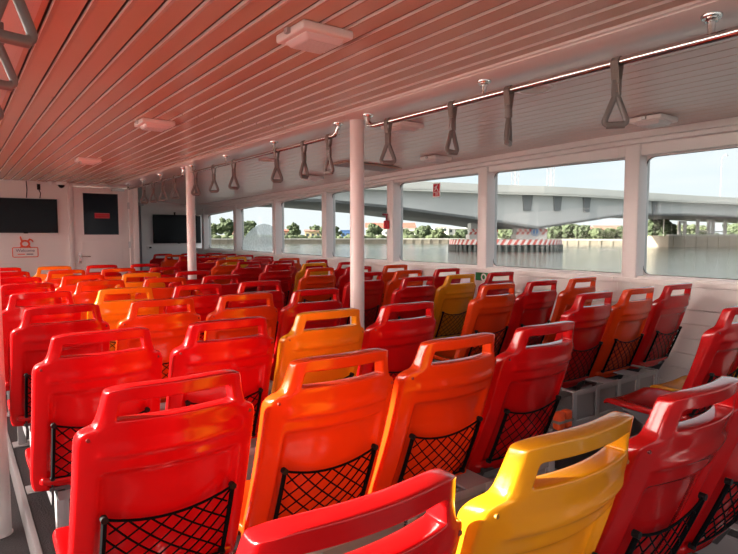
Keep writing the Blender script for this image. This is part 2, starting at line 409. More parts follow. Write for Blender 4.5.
m.build('notice_border', mat('pink_notice_print', (.55, .16, .16, 1), .5), s)
MB().box(-.07, .075, -.0045, -.002, -.006, .004).build('faded_line', mat('faded_red_print', (.40, .07, .05, 1), .5), s)

# recessed planked bulkhead
m = MB(); planked(m, 3.14, 4.30, YF2, 0, CT+.02); m.box(3.06, 3.16, YF2-.02, YF2+.05, 0, CT); m.box(2.36, 3.07, YF2, YF2+.06, EYE+.64, CT+.02)
struct(m.build('wall_bow', M['wall']), 'white horizontally planked bulkhead at the far end', 'wall')
d = bpy.data.objects.new('door_2', None); COL.objects.link(d); d.location = (2.36, YF2, 0); struct(d, 'grey door with a narrow lit glass strip at the far end', 'door')
m = MB(); m.box(0, .47, 0, .05, 0, EYE+.64); m.box(.56, .70, 0, .05, 0, EYE+.64); m.box(.47, .56, 0, .05, 0, .7); m.box(.47, .56, 0, .05, EYE+.52, EYE+.64); m.box(.595, .61, -.01, .02, 0, EYE+.6)
m.build('door_leaf', M['greywall'], d)
MB().box(.47, .56, .015, .025, .7, EYE+.52).build('door_glass', M['pane'], d)
m = MB(); m.box(.45, .74, -.07, -.02, EYE+.575, EYE+.635); m.box(.60, .64, -.02, 0, EYE+.58, EYE+.63); m.build('header_box', M['rackmetal'], d)

# ---- televisions
def tv(name, label, x0, x1, z0, z1, y):
    t = thing(name, label, 'television', ((x0+x1)/2, y, z0)); w = (x1-x0)/2; h = z1-z0
    m = MB(); m.box(-w, w, -.045, -.012, 0, h); m.box(-w*.6, w*.6, -.014, 0, h*.2, h*.8); m.build('housing', M['black'], t, bevel=.004)
    MB().box(-w+.010, w-.010, -.047, -.044, .016, h-.010).build('screen', M['screen'], t)
    m = MB(); m.box(.0, .05, -.043, -.02, -.008, .002); m.build('sensor', M['black'], t)
    return t
tv('television', 'wide black television on the front wall above the orange welcome sign', .40, 1.255, EYE+.03, EYE+.51, YF)
tv('television', 'black television on the planked far wall behind the handrail', 3.28, 4.25, EYE-.168, EYE+.41, YF2-.005)
for (xa, za, xb, lab) in ((.88, EYE+.52, .885, 'thin black cable hanging from the ceiling to the television, left one'), (1.045, EYE+.52, 1.03, 'shorter black cable behind the television top, right one')):
    c = MB(); top = CT-.005 if xa < 1 else EYE+.66
    c.tube([(xa, YF-.012, za), (xa+.01, YF-.014, (za+top)/2), (xb, YF-.012, top)], .006, 6)
    if xa > 1: c.box(xa-.03, xa+.01, YF-.02, YF-.001, top-.02, top+.06)
    tag(c.build('cable', M['black'], smooth=True), lab, 'cable')
t = thing('plug_socket', 'small white wall socket on the planked wall below the television', 'socket', (3.20, YF2, EYE-.25))
MB().box(-.06, .06, -.02, 0, -.04, .04).build('housing', M['white'], t, bevel=.004); MB().box(0, .04, -.035, -.02, -.015, .015).build('plug', M['black'], t)
t = thing('bracket', 'small bracket above the far television', 'bracket', (3.72, YF2, EYE+.41))
m = MB(); m.box(-.012, .012, -.03, 0, 0, .05); m.lathe([(.02, .04), (.02, .055)], (0, -.015, 0)); m.build('arm', M['black'], t)

# dome camera and detector on the ceiling by the door
t = thing('security_camera', 'white dome camera with a black eye by the cabin door top', 'camera', (1.31, YF-.10, CT-.001))
MB().lathe([(.075, 0), (.075, -.03), (.06, -.045)], n=24).build('base', M['white'], t, smooth=True)
MB().lathe([(.045, -.044), (.043, -.06), (.03, -.078), (.012, -.088), (.001, -.09)], n=20).build('dome', M['screen'], t, smooth=True)
t = thing('smoke_detector', 'small white round detector left of the dome camera', 'detector', (1.17, YF-.12, CT-.001))
MB().lathe([(.04, 0), (.04, -.02), (.028, -.04), (.01, -.045)], n=20).build('housing', M['white'], t, smooth=True)

# welcome sign: plain galloping animal outline over a text plate
t = thing('welcome_sign', 'orange welcome sign with a horse outline under the television', 'sign', (.84, YF-.001, EYE-.31))
m = MB(); pl = rounded([Vector((-.155, 0, 0)), Vector((.155, 0, 0)), Vector((.155, 0, .135)), Vector((-.155, 0, .135))], .02)
m.tube([p+Vector((0, -.003, 0)) for p in pl], .006, 5, closed=True); m.build('plate_outline', M['orangesign'], t)
text_obj('lettering', 'Welcome', .058, (0, -.002, .090), (PI/2, 0, 0), M['darksign'], t)
for x0, x1, mm in ((-.095, -.005, 'orangesign'), (.012, .095, 'darksign')):
    MB().box(x0, x1, -.003, 0, .034, .046).build('faded_word', M[mm], t)
m = MB()
body = [(.050*math.cos(a), .185+.045*math.sin(a)) for a in [2*PI*k/16 for k in range(16)]]
m.tube([(x, -.004, z) for x, z in body], .013, 6, closed=True)
m.tube([(-.035, -.004, .215), (-.045, -.004, .25), (-.055, -.004, .29)], [.014, .012, .008], 6)
m.tube([(.03, -.004, .215), (.06, -.004, .25), (.085, -.004, .235), (.10, -.004, .21)], [.014, .016, .012, .006], 6)
for x0, x1 in ((-.04, -.065), (-.01, -.015), (.02, .03), (.045, .07)): m.tube([(x0, -.004, .155), (x1, -.004, .13)], .010, 5)
m.build('horse_outline', M['orangesign'], t, smooth=True)

# ------------------------------------------------------------------ poles, rails, hanging straps
def pole(x, y, label):
    t = thing('support_pole', label, 'pole', (x, y, 0), group=None)
    MB().lathe([(.047, .0), (.047, CT-.012)], n=28).build('shaft', M['white'], t, smooth=True)
    MB().lathe([(.052, .0), (.052, .006)], n=28).build('base_ring', M['white'], t, smooth=True)
pole(2.17, 3.12, 'white round pole in the middle of the cabin, the nearer on the right aisle')
pole(2.14, 6.27, 'white round pole farther down the right aisle')
pole(.128, 3.12, 'white round pole at the left edge beside the seats')
RZ = EYE+.668
def rail(x, pieces):
    for i, (ya, yb, posts, ea, eb, lab) in enumerate(pieces):
        t = thing('handrail', lab, 'handrail', (x, (ya+yb)/2, RZ), group='ceiling handrails'); yo = (ya+yb)/2
        pts = []
        if ea: pts += [(0, ya-yo, .075), (0, ya-yo, .045), (0, ya-yo+.012, .018), (0, ya-yo+.04, .003)]
        else: pts += [(0, ya-yo, 0)]
        pts += [(0, ya-yo+.08, 0), (0, yb-yo-.08, 0)]
        if eb: pts += [(0, yb-yo-.04, .003), (0, yb-yo-.012, .018), (0, yb-yo, .045), (0, yb-yo, .075)]
        else: pts += [(0, yb-yo, 0)]
        MB().tube(pts, .0165, 14).build('bar', M['steel'], t, smooth=True)
        for p in posts+([ya] if ea else [])+([yb] if eb else []):
            q = MB(); H = CT-.016-RZ
            q.lathe([(.013, 0), (.013, H)], (0, p-yo, 0), 12); q.lathe([(.030, H-.012), (.034, H-.006), (.034, H)], (0, p-yo, 0), 18)
            q.lathe([(.020, H-.022), (.018, H-.010)], (0, p-yo, 0), 14)
            q.build('ceiling_flange', M['steel'], t, smooth=True)
rail(2.12, [(-1.3, 2.93, [-.1, .94, 1.97], False, True, 'stainless handrail under the ceiling, nearest length on the right'),
            (3.27, 6.15, [4.21, 5.2], True, True, 'stainless handrail length between the two right-hand poles'),
            (6.42, 8.9, [7.3, 8.1], True, True, 'stainless handrail length beyond the farther pole')])
rail(.128, [(-1.3, 2.93, [-.1, .94, 1.97], False, True, 'stainless handrail under the ceiling at the upper left')])
# strap prototype, hanging from the bar (origin = bar axis)
st0 = thing('hanging_strap', '', 'strap', (0, 0, 0), group='grey hanging straps')
m = MB(); w = .016
loop = [(-w, .0), (0, 0)]
for s_ in (-1, 1):
    m.add([(-w, s_*.0185, -.008), (w, s_*.0185, -.008), (w, s_*.0045, -.085), (-w, s_*.0045, -.085), (-w, s_*.0215, -.008), (w, s_*.0215, -.008), (w, s_*.0075, -.085), (-w, s_*.0075, -.085)],
          [(0, 1, 2, 3), (7, 6, 5, 4), (0, 4, 5, 1), (1, 5, 6, 2), (2, 6, 7, 3), (3, 7, 4, 0)])
arc = [(math.cos(a), math.sin(a)) for a in [PI*k/8 for k in range(9)]]
vs = []
for c, sn in arc:
    for xx in (-w, w):
        for r in (.0185, .0215): vs.append((xx, c*r, sn*r-.0075 if 0 else sn*r-.008*(1-sn)))
fs = []
for k in range(8):
    a = k*4; b = a+4; fs += [(a, a+2, b+2, b), (a+1, b+1, b+3, a+3), (a, b, b+1, a+1), (a+2, a+3, b+3, b+2)]
m.add(vs, fs); m.box(-w, w, -.0075, .0075, -.125, -.083)
m.build('webbing', M['strap'], st0)
m = MB(); m.box(-.018, .018, -.011, .011, -.130, -.066); bk = m.build('buckle', M['ring'], st0, bevel=.004)
q = MB()
for zz in (-.083, -.113):
    q.prism([Vector((.004*math.cos(a), -.011, zz+.004*math.sin(a))) for a in [2*PI*k/10 for k in range(10)]], (0, -.002, 0))
q.build('rivet', M['steel'], bk)
m = MB()
tri = rounded([Vector((0, 0, -.116)), Vector((.046, 0, -.238)), Vector((-.046, 0, -.238))], .026, 6)
m.tube(tri, .0120, 10, closed=True); m.tube([(-.034, 0, -.2415), (.034, 0, -.2415)], .0125, 10)
m.tube([(0, 0, -.118), (0, 0, -.135)], .013, 10)
m.build('grip_ring', M['ring'], st0, smooth=True)
SY = [(1.28, 8, 'nearest strap on the right handrail, in front of the window post'), (1.815, 78, 'second strap on the right handrail, turned edge-on'),
      (2.186, 50, 'third strap on the right handrail, turned sideways'), (2.727, 5, 'fourth strap, just right of the nearer middle pole'),
      (3.386, -48, 'first strap left of the nearer middle pole, turned a little'), (3.73, 48, 'second strap left of the nearer middle pole, turned a little'),
      (4.166, 4, 'third strap left of the nearer middle pole, facing the camera'), (5.026, 3, 'fourth strap left of the nearer middle pole, hanging free in a row of three'),
      (5.52, -6, 'strap second to the right of the farther pole'), (6.04, 4, 'strap hanging just right of the farther pole'),
      (6.75, 6, 'strap first to the left of the farther pole'), (7.20, -4, 'strap second to the left of the farther pole'),
      (7.62, 0, 'strap third to the left of the farther pole'), (8.05, 5, 'strap fourth to the left of the farther pole, leftmost of its row')]
first = True
def put_strap(x, y, extra, lab):
    global first
    o = st0 if first else copy_tree(st0); first = False
    o.location = (x, y, RZ); o['label'] = 'grey '+lab
    for ch in o.children:
        if ch.name.startswith(('grip', 'buckle', 'webbing')): pass
    th = math.atan2(x, y)
    for ch in o.children:
        if not ch.name.startswith('webbing'): ch.rotation_euler = (0, 0, -th+math.radians(extra))
        else: ch.rotation_euler = (0, 0, PI/2*0)
for y, e, lab in SY: put_strap(2.12, y, e, lab)
for y, e, lab in ((1.50, 20, 'strap nearest the camera in the upper left corner'), (1.97, 15, 'second strap in the upper left corner'), (2.54, 10, 'third and lowest strap at the upper left edge')): put_strap(.128, y, e, lab)

# the webbing loops run over a fore-and-aft bar: their faces look forward, so turn each loop to wrap the bar
for o in list(COL.objects):
    if o.name.startswith('webbing'): o.rotation_euler = (0, 0, PI/2)

# ------------------------------------------------------------------ ceiling lamps, speakers, vent
def ceil_z(x, y):
    if x < 2.31: return CT
    return lerp(CT, z_ce(y), (x-2.30)/1.78)
lamp0 = None
LAMPS = [(1.14, 1.92, 'square white ceiling lamp nearest the camera over the middle seats'), (1.14, 4.02, 'second square ceiling lamp over the middle seats'),
         (1.14, 6.35, 'farthest square ceiling lamp over the middle seats'), (3.66, 1.95, 'square ceiling lamp above the nearest window'),
         (3.70, 4.03, 'square ceiling lamp above the third window from the camera'), (2.52, 3.08, 'square ceiling lamp just beyond the right handrail'),
         (3.55, 6.05, 'distant square ceiling lamp above the windows')]
for i, (x, y, lab) in enumerate(LAMPS):
    if lamp0 is None:
        t = lamp0 = thing('ceiling_lamp', lab, 'lamp', (x, y, ceil_z(x, y)-.001), group='square ceiling lamps')
        MB().box(-.107, .107, -.107, .107, -.032, 0).build('housing', M['white'], t, bevel=.008, seg=3)
        m = MB(); m.hexa([(-.085, -.085, -.030), (.085, -.085, -.030), (.085, .085, -.030), (-.085, .085, -.030)], [(-.066, -.066, -.052), (.066, -.066, -.052), (.066, .066, -.052), (-.066, .066, -.052)])
        df = m.build('diffuser', M['diffuser'], t, bevel=.006, seg=3)
        q = MB()
        for k in range(-5, 6): q.box(-.060, .060, k*.011-.0015, k*.011+.0015, -.054, -.051)
        q.build('ribbing', M['diffuser'], df)
        m = MB()
        for sx in (-1, 1): m.box(sx*.112-.01, sx*.112+.01, -.012, .012, -.024, -.006)
        m.build('clip', M['alu'], t)
    else:
        t = copy_tree(lamp0); t.location = (x, y, ceil_z(x, y)-.001-(.005 if x > 2.3 else 0)); t['label'] = lab
    if x > 3:
        s_ = (z_ce(y)-CT)/1.78; t.rotation_euler = (0, -math.atan(s_), 0)
for x, y, lab in ((2.47, 1.95, 'flat round ceiling speaker between two straps on the right'), (2.60, 5.3, 'flat round ceiling speaker left of the middle pole')):
    t = thing('ceiling_speaker', lab, 'speaker', (x, y, ceil_z(x, y)-.002), group='round ceiling speakers')
    MB().lathe([(.095, 0), (.095, -.006), (.088, -.012)], n=32).build('rim', M['white'], t, smooth=True)
    MB().lathe([(.086, -.010), (.06, -.014), (.001, -.015)], n=28).build('grille', M['ceil'], t, smooth=True)
t = thing('ceiling_vent', 'long slatted grey vent in the ceiling beside the middle pole', 'vent', (3.55, 4.95, ceil_z(3.55, 4.95)-.004))
m = MB(); m.box(-.36, .36, -.17, .17, -.012, 0); m.build('frame', M['ceil'], t, bevel=.003)
m = MB()
for k in range(7): m.box(-.33, .33, -.145+k*.045, -.125+k*.045, -.017, -.011)
m.build('slats', M['rackmetal'], t)
t.rotation_euler = (0, math.radians(1.8), 0)

# ------------------------------------------------------------------ seat
LEAN = .30
ROWS = [0, .007, .018, .032, .0385, .045, .060, .071, .0775, .083, .088, .0935, .098, .105, .116, .130, .150, .162, .168, .190, .204, .213, .28, .36, .44, .51, .560, .578, .588]
WID = [(0, .146), (.007, .152), (.024, .155), (.058, .162), (.082, .169), (.0935, .176), (.098, .187), (.105, .199), (.116, .205), (.130, .208), (.15, .2085), (.30, .211), (.53, .217), (.57, .213), (.588, .204)]
FC = [-1, -.965, -.90, -.83, -.775, -.73, -.6, -.4, -.2, 0, .2, .4, .6, .73, .775, .83, .90, .965, 1]
def seat_w(t): return interp(t, [a for a, b in WID], [b for a, b in WID])
def mid_y(u, t):      # forward offset of the mid surface
    return LEAN*t + 1.05*u*u + .018*math.sin(min(1, t/.55)*PI)*-1
def back_y(f, t):
    w = seat_w(t); u = f*w; th = .021 if t < .06 else interp(t, [.06, .09, .14, .2, .5], [.021, .024, .022, .018, .012])
    y = mid_y(u, t)-th
    if abs(f) > .86: y += (abs(f)-.86)*.05
    a = abs(f)
    if t > .20 and a < .76:  y += .019*interp(t, [.204, .213], [0, 1])*interp(a, [.73, .776], [1, 0])
    if .145 < t < .168 and a < .80: y -= .007
    return y
def seat_back_mesh():
    m = MB(); nr, nc = len(ROWS), len(FC)
    vid = {}
    for side in (0, 1):
        for i, t in enumerate(ROWS):
            for j, f in enumerate(FC):
                w = seat_w(t); u = f*w
                z = .95-t
                if t < .02: z -= .010*abs(f)**6*(1-t/.02)
                if side == 0: y = back_y(f, t)
                else:
                    th = interp(t, [0, .08, .12, .2, .5], [.021, .022, .022, .021, .016]); y = mid_y(u, t)+th
                    if t > .10: y += .014*interp(t, [.10, .13], [0, 1])*interp(abs(f), [.73, .83], [-.7, 1])
                vid[side, i, j] = len(m.v); m.v.append((u, y, z))
    def face(*q): m.f.append(q); m.m.append(0)
    hole = lambda i, j: .038 < ROWS[i] and ROWS[i+1] < .078 and FC[j] > -.78 and FC[j+1] < .78 if 0 <= i < nr-1 and 0 <= j < nc-1 else None
    for i in range(nr-1):
        for j in range(nc-1):
            if hole(i, j): continue
            face(vid[0, i, j], vid[0, i+1, j], vid[0, i+1, j+1], vid[0, i, j+1])
            face(vid[1, i, j], vid[1, i, j+1], vid[1, i+1, j+1], vid[1, i+1, j])
            for di, dj, e in ((-1, 0, ((i, j), (i, j+1))), (1, 0, ((i+1, j+1), (i+1, j))), (0, -1, ((i+1, j), (i, j))), (0, 1, ((i, j+1), (i+1, j+1)))):
                h = hole(i+di, j+dj)
                if h is None or h:
                    (a, b), (c, d) = e
                    face(vid[0, a, b], vid[0, c, d], vid[1, c, d], vid[1, a, b])
    return m
def seat_pan_mesh():
    m = MB()
    ys = [.168, .175, .20, .26, .34, .42, .50, .55, .575, .588, .592]
    fs_ = [-1, -.96, -.85, -.6, -.3, 0, .3, .6, .85, .96, 1]
    vid = {}
    for s_ in (0, 1):
        for i, y in enumerate(ys):
            w = interp(y, [.168, .22, .45, .56, .592], [.185, .200, .210, .204, .186])
            for j, f in enumerate(fs_):
                z = .402+.012*abs(f)**2-.018*math.sin(PI*min(1, (y-.168)/.40))*(1-f*f)+interp(y, [.168, .22, .50, .575, .592], [.012, 0, .012, .002, -.014])
                if s_: z -= interp(y, [.168, .5, .592], [.030, .034, .022])
                if abs(f) == 1: z += -.006 if s_ == 0 else .006
                vid[s_, i, j] = len(m.v); m.v.append((f*w, y, z))
    n, k = len(ys), len(fs_)
    def face(*q): m.f.append(q); m.m.append(0)
    for i in range(n-1):
        for j in range(k-1):
            face(vid[0, i, j], vid[0, i, j+1], vid[0, i+1, j+1], vid[0, i+1, j]); face(vid[1, i, j], vid[1, i+1, j], vid[1, i+1, j+1], vid[1, i, j+1])
    for i in range(n-1):
        for j in (0, k-1): face(vid[0, i, j], vid[0, i+1, j], vid[1, i+1, j], vid[1, i, j])
    for j in range(k-1):
        for i in (0, n-1): face(vid[0, i, j], vid[0, i, j+1], vid[1, i, j+1], vid[1, i, j])
    return m
def subsurf(o, lv):
    md = o.modifiers.new('s', 'SUBSURF'); md.levels = lv; md.render_levels = lv; bake(o)
    o.data.shade_smooth() if hasattr(o.data, 'shade_smooth') else None
    return o
def net_pt(a, b):        # a across 0..1, b down 0..1
    u = -.152+.304*a; top = .318+.030*4*a*(1-a); t = lerp(top, .530, b)
    f = u/seat_w(t); y = back_y(f*.6, t)-.010-.012*math.sin(PI*b)*math.sin(PI*a)-.004
    y = min(y, back_y(f, t)-.007)
    return Vector((u, y, .95-t))
net = MB(); frame = MB(); knobs = []
K = 6
for s_ in range(-K+1, K+3):
    for dirn in (0, 1):
        pts = []
        for q in range(0, 17):
            b = q/16*1.0; a = (s_+b*4.2)/K
            if dirn: a = 1-a
            if -.001 <= a <= 1.001: pts.append(net_pt(min(1, max(0, a)), b))
        if len(pts) >= 2: net.tube(pts, .0024, 4, cap=False)
for pts, r in (([net_pt(a/12, 0) for a in range(13)], .0034), ([net_pt(a/12, 1) for a in range(13)], .0034),
               ([net_pt(0, b/6) for b in range(7)], .0068), ([net_pt(1, b/6) for b in range(7)], .0068)):
    frame.tube(pts, r, 6)
def make_seat(colour):
    t = thing('passenger_seat', '', 'seat', (0, 0, 0), group='plastic passenger seats')
    b = seat_back_mesh().build('backrest', M[colour], t); subsurf(b, 2)
    p = seat_pan_mesh().build('seat_pan', M[colour], t); subsurf(p, 1)
    for sx in (-1, 1):
        tt = .118; y = back_y(sx*.90, tt)
        q = MB(); q.prism([Vector((sx*.185+.0045*math.cos(a), y-.0015, .95-tt+.0045*math.sin(a))) for a in [2*PI*k/10 for k in range(10)]], (0, .006, 0)); q.build('screw', M[colour+'_dark'] if colour+'_dark' in M else M['bracket'], t)
    n = net.build('net_pocket', M['cord'], t); fr = frame.build('cord_frame', M['cord'], n, smooth=True)
    for a in (0, 1):
        for bb in (0, 1):
            q = MB(); c = net_pt(a, bb); q.tube([c+Vector((0, -.006, 0)), c+Vector((0, .010, 0))], .0085, 10); q.build('net_hook', M['black'], n, smooth=True)
    m = MB()     # folded steel bracket under the pan
    for sx in (-1, 1):
        m.prism([Vector((sx*.15-.003, .175, .382)), Vector((sx*.15-.003, .52, .382)), Vector((sx*.15-.003, .36, .30)), Vector((sx*.15-.003, .22, .30))], (.006, 0, 0))
    m.box(-.16, .16, .19, .50, .362, .374); m.box(-.10, .10, .27, .36, .322, .366); m.build('seat_bracket', M['bracket'], t)
    return t
PROTO = {}
for c in ('red', 'orange', 'yellow'):
    PROTO[c] = None
def put_seat(colour, x, y, label, grp, z=.130, rz=0):
    if PROTO[colour] is None: o = PROTO[colour] = make_seat(colour)
    else: o = copy_tree(PROTO[colour])
    o.location = (x, y, z); o.rotation_euler = (0, 0, rz); o['label'] = label; o['group'] = grp
    return o
ORD = ['first', 'second', 'third', 'fourth', 'fifth', 'sixth', 'seventh', 'eighth', 'ninth', 'tenth', 'eleventh', 'twelfth', 'thirteenth']
LEFT = ['ryrr', 'roor', 'rryr', 'roor', 'ryrr', 'roor', 'royr', 'roor', 'ryrr']
S = .655; CN = {'r': 'red', 'o': 'orange', 'y': 'yellow'}
LY = [.86, 1.985, 3.19, 4.50, 5.67, 6.77, 7.80, 9.08, 10.25]
RY = [1.7, 2.84, 3.93, 5.17, 6.2, 7.43, 8.8, 9.98, 11.0, 12.25, 13.35, 14.4, 15.4]
for k, row in enumerate(LEFT):
    Y = LY[k]*S
    for c, ch in enumerate(row):
        col = CN[ch]
        put_seat(col, [.403, .856, 1.310, 1.757][c], Y-.020, '%s plastic seat, %s from left in %s row of the middle block' % (col, ORD[c], 'nearest' if k == 0 else ('farthest' if k == 8 else ORD[k]+' nearest')), 'middle block of passenger seats', rz=random.uniform(-.006, .006))
RIGHT = ['ryx', 'ror', 'oro', 'ryr', 'ror', 'oro', 'ryr', 'rrr', 'oro', 'ryr', 'ror', 'orr', 'rrr']
for k, row in enumerate(RIGHT):
    Y = RY[k]*S
    for c, ch in enumerate(row):
        if ch == 'x': continue
        col = CN[ch]
        put_seat(col, [2.945, 3.410, 3.905][c]-(.05 if (k >= 8 and c == 2) else 0), Y-.020, '%s plastic seat, %s from left in %s row beside the windows' % (col, ORD[c], 'nearest' if k == 0 else ('farthest' if k == 12 else ORD[k]+' nearest')), 'window side block of passenger seats', rz=random.uniform(-.006, .006))

# ------------------------------------------------------------------ bench stands with life jacket racks
def make_rack(x0, x1, label, grp, ext=0):
    """stand for one bench: posts, cross beams, and the life jacket rack under the seats; origin at floor, y = top of backrests"""
    t = thing('bench_rack', label, 'rack', (0, 0, 0), group=grp)
    yb, yf = .06, .50; zt, zb = .412, .21
    for x in (x0-.10 if not ext else x0+.12, (x0+x1)/2, x1-.12):
        m = MB(); m.box(x-.022, x+.022, .30, .345, 0, .335); m.box(x-.05, x+.05, .27, .375, 0, .008); m.build('post', M['rackmetal'], t, bevel=.003)
    m = MB(); m.box(x0-.12 if not ext else x0+.02, x1-.02, .25, .285, .300, .335); m.box(x0-.12 if not ext else x0+.02, x1-.02, .36, .395, .300, .335); m.build('cross_beam', M['rackmetal'], t)
    m = MB(); n = 4; L = x1-x0-.10; a = x0+.02
    m.box(a, a+L, yb-.012, yb-.006, zt-.030, zt); m.box(a, a+L, yb-.012, yb-.006, zb, zb+.030)
    for i in range(n+1):
        x = a+(L-.035)*i/n; m.box(x, x+.035, yb-.014, yb-.008, zb, zt)
    m.build('rear_frame', M['rackmetal'], t, bevel=.001)
    m = MB()
    for i in range(n):
        x = a+(L-.035)*i/n+.045; w = (L-.035)/n-.055; m.box(x, x+w, yb-.004, yb, zb+.034, zt-.034)
    m.build('rear_panel', M['rackpanel'], t)
    for x, w_, l_ in ((a, .03, .16), (a+L-.03, .03, .16), (a+L*.34, .12, .12), (a+L*.67, .12, .12)):
        MB().box(x, x+w_, yb-.008, yb+l_, zt-.006, zt).build('top_strap', M['rackmetal'], t)
    m = MB(); y1 = .48; k = int((x1-x0)/.022)
    for i in range(-20, k):
        for s_ in (0, 1):
            xa = a+i*.022; xb = xa+(y1-yb)*.6
            if s_: xa, xb = xb, xa
            lo, hi = a-ext, a+L
            p = Vector((xa, yb, zb)); q = Vector((xb, y1, zb))
            def cut(p, q):
                d = q-p
                ts = [0, 1]
                for lim in (lo, hi):
                    if abs(d.x) > 1e-9:
                        tt = (lim-p.x)/d.x
                        if d.x > 0: (ts.__setitem__(0, max(ts[0], tt)) if lim == lo else ts.__setitem__(1, min(ts[1], tt)))
                        else: (ts.__setitem__(1, min(ts[1], tt)) if lim == lo else ts.__setitem__(0, max(ts[0], tt)))
                return (p+d*ts[0], p+d*ts[1]) if ts[0] < ts[1] else None
            c = cut(p, q)
            if c: m.tube(c, .0018, 4, cap=False)
    m.box(a-ext, a+L, y1-.004, y1, zb, zb+.03); m.box(a-ext-.004, a-ext, yb, y1, zb, zb+.02)
    m.build('mesh_tray', M['rackmetal'], t)
    return t
r0 = None
for k in range(9):
    lab = 'grey life jacket rack under the %s row of the middle block' % ('nearest' if k == 0 else ORD[k]+' nearest')
    if r0 is None: r0 = make_rack(.40, 1.96, lab, 'racks under the middle block'); o = r0
    else: o = copy_tree(r0); o['label'] = lab
    o.location = (0, LY[k]*S, .118)
r1 = None
for k in range(0, 13):
    lab = 'grey life jacket rack under the %s row beside the windows' % ('nearest' if k == 0 else ORD[k]+' nearest')
    if r1 is None: r1 = make_rack(2.74, 3.76, lab, 'racks beside the windows', .16); o = r1
    else: o = copy_tree(r1); o['label'] = lab
    o.location = (0, RY[k]*S-.04, .118)
def jacket(x, y, z, lab, sc=1, rz=0):
    t = thing('life_jacket', lab, 'life jacket', (x, y, z), rz)
    m = MB()
    for dx, w in ((-.045, .05), (.045, .05)):
        m.box(dx-w*.8, dx+w*.8, -.035, .035, .0, .14)
    o = m.build('foam_panels', M['jacket'], t, bevel=.022, seg=4)
    MB().box(-.09, .09, -.038, .038, .055, .075).build('belt', M['strap'], t, bevel=.002)
    t.scale = (sc,)*3
jacket(2.685, 1.88, .118+.217, 'orange life jacket poking out of the left end of the rack by the window', .72)

# ------------------------------------------------------------------ wall fittings
t = thing('emergency_hammer', 'red emergency hammer holder on the post between third and fourth windows', 'hammer', (4.178, 5.37, EYE+.07))
MB().box(-.045, 0, -.03, .03, 0, .10).build('holder', M['redsign'], t, bevel=.008, seg=3)
m = MB(); m.tube([(-.022, 0, .09), (-.022, 0, .17)], .011, 8); m.tube([(-.022, -.02, .172), (-.022, .065, .172)], [.008, .014], 8); m.build('hammer', mat('dark_red_plastic', (.20, .005, .03, 1), .4), t, smooth=True)
t = thing('window_sticker', 'small red and white warning sticker high on the third window', 'sticker', (4.290, 4.655, EYE+.41))
MB().box(-.003, 0, -.058, .058, 0, .15).build('backing', M['whitesign'], t, bevel=.001)
m = MB(); m.box(-.0045, -.002, -.048, .048, .058, .142); m.box(-.0045, -.002, -.048, .048, .010, .050); m.build('red_panel', M['redsign'], t)
m = MB(); m.tube([(-.006, .028, .068), (-.006, .0, .10), (-.006, -.02, .135)], .006, 5); m.tube([(-.006, -.03, .066), (-.006, 0, .10)], .006, 5); m.tube([(-.006, .0, .118), (-.006, .028, .10)], .005, 5)
for z in (.020, .034):
    m.box(-.006, -.004, -.035, .02, z, z+.006)
m.build('pictogram', M['whitesign'], t)
t = thing('safety_sign', 'small green safety sign on the wall under the window post, behind the yellow seat', 'sign', (4.236, 3.92, EYE-.47))
MB().box(-.004, 0, -.07, .09, .02, .11).build('panel', M['green'], t)
MB().tube([(-.006, -.02+.028*math.cos(a), .055+.03*math.sin(a)) for a in [2*PI*k/14 for k in range(14)]], .008, 5, closed=True).build('symbol', M['whitesign'], t)

# ------------------------------------------------------------------ outside
def O(l, d, h=0):    # metres to the right of and ahead along the sight line, height above the eye -> world
    return Vector((l*math.cos(YAW)+d*math.sin(YAW), -l*math.sin(YAW)+d*math.cos(YAW), h+EYE))
WZ = -2.0
m = MB(); m.add([O(-400, -50, WZ), O(500, -50, WZ), O(500, 600, WZ), O(-400, 600, WZ)], [(0, 1, 2, 3)])
o = m.build('river_water', M['water']); tag(o, 'calm grey-green river water outside the windows', 'water', kind='stuff')

def wall_strip(name, pts, h0, h1, depth, label, mt, post=None):
    t = thing(name, label, 'quay', O(pts[0][0], pts[0][1], WZ)); L0 = t.location; m = MB(); c = MB()
    for (a, b) in zip(pts[:-1], pts[1:]):
        A0, B0 = O(a[0], a[1], h0)-L0, O(b[0], b[1], h0)-L0; A1, B1 = O(a[0], a[1], h1)-L0, O(b[0], b[1], h1)-L0
        D = (O(0, depth, 0)-O(0, 0, 0))
        m.hexa([A0, B0, B0+D, A0+D], [A1, B1, B1+D, A1+D])
        e = D.normalized()*-.15; up = Vector((0, 0, .25))
        c.hexa([A1+e, B1+e, B1+D*.1, A1+D*.1], [A1+e+up, B1+e+up, B1+D*.1+up, A1+D*.1+up])
        n = max(1, int((B0-A0).length/2.0))
        for i in range(n):
            q = A0.lerp(B0, (i+.5)/n); dv = (B0-A0).normalized()*.18
            m.hexa([q-dv+e, q+dv+e, q+dv, q-dv], [Vector((v.x, v.y, A1.z)) for v in (q-dv+e, q+dv+e, q+dv, q-dv)])
    m.build('quay_face', mt, t); c.build('coping', M['pier'], t); return t
wall_strip('quay_wall', [(-70, 128), (-30, 134), (5, 138), (28, 136), (37, 118), (56, 108)], WZ-1, -1.05, 6, 'long low tan quay wall along the far bank', M['quay'])
wall_strip('quay_wall', [(50, 96), (75, 100), (120, 108)], WZ-1, -.15, 8, 'taller tan quay wall seen through the nearest window', mat('light_tan_quay_wall', (.27, .24, .19, 1), .9, var=.2, vscale=.4))
m = MB()
pl = [O(-120, 134, -1.0), O(-30, 139, -1.0), (O(5, 143, -1.0)), O(30, 141, -1.0), O(40, 124, -1.0), O(56, 112, -1.0), O(160, 116, -1.0), O(420, 500, 0), O(-300, 500, 0)]
m.prism(pl, (0, 0, .12)); tag(m.build('river_bank', M['land']), None, None, kind='structure')

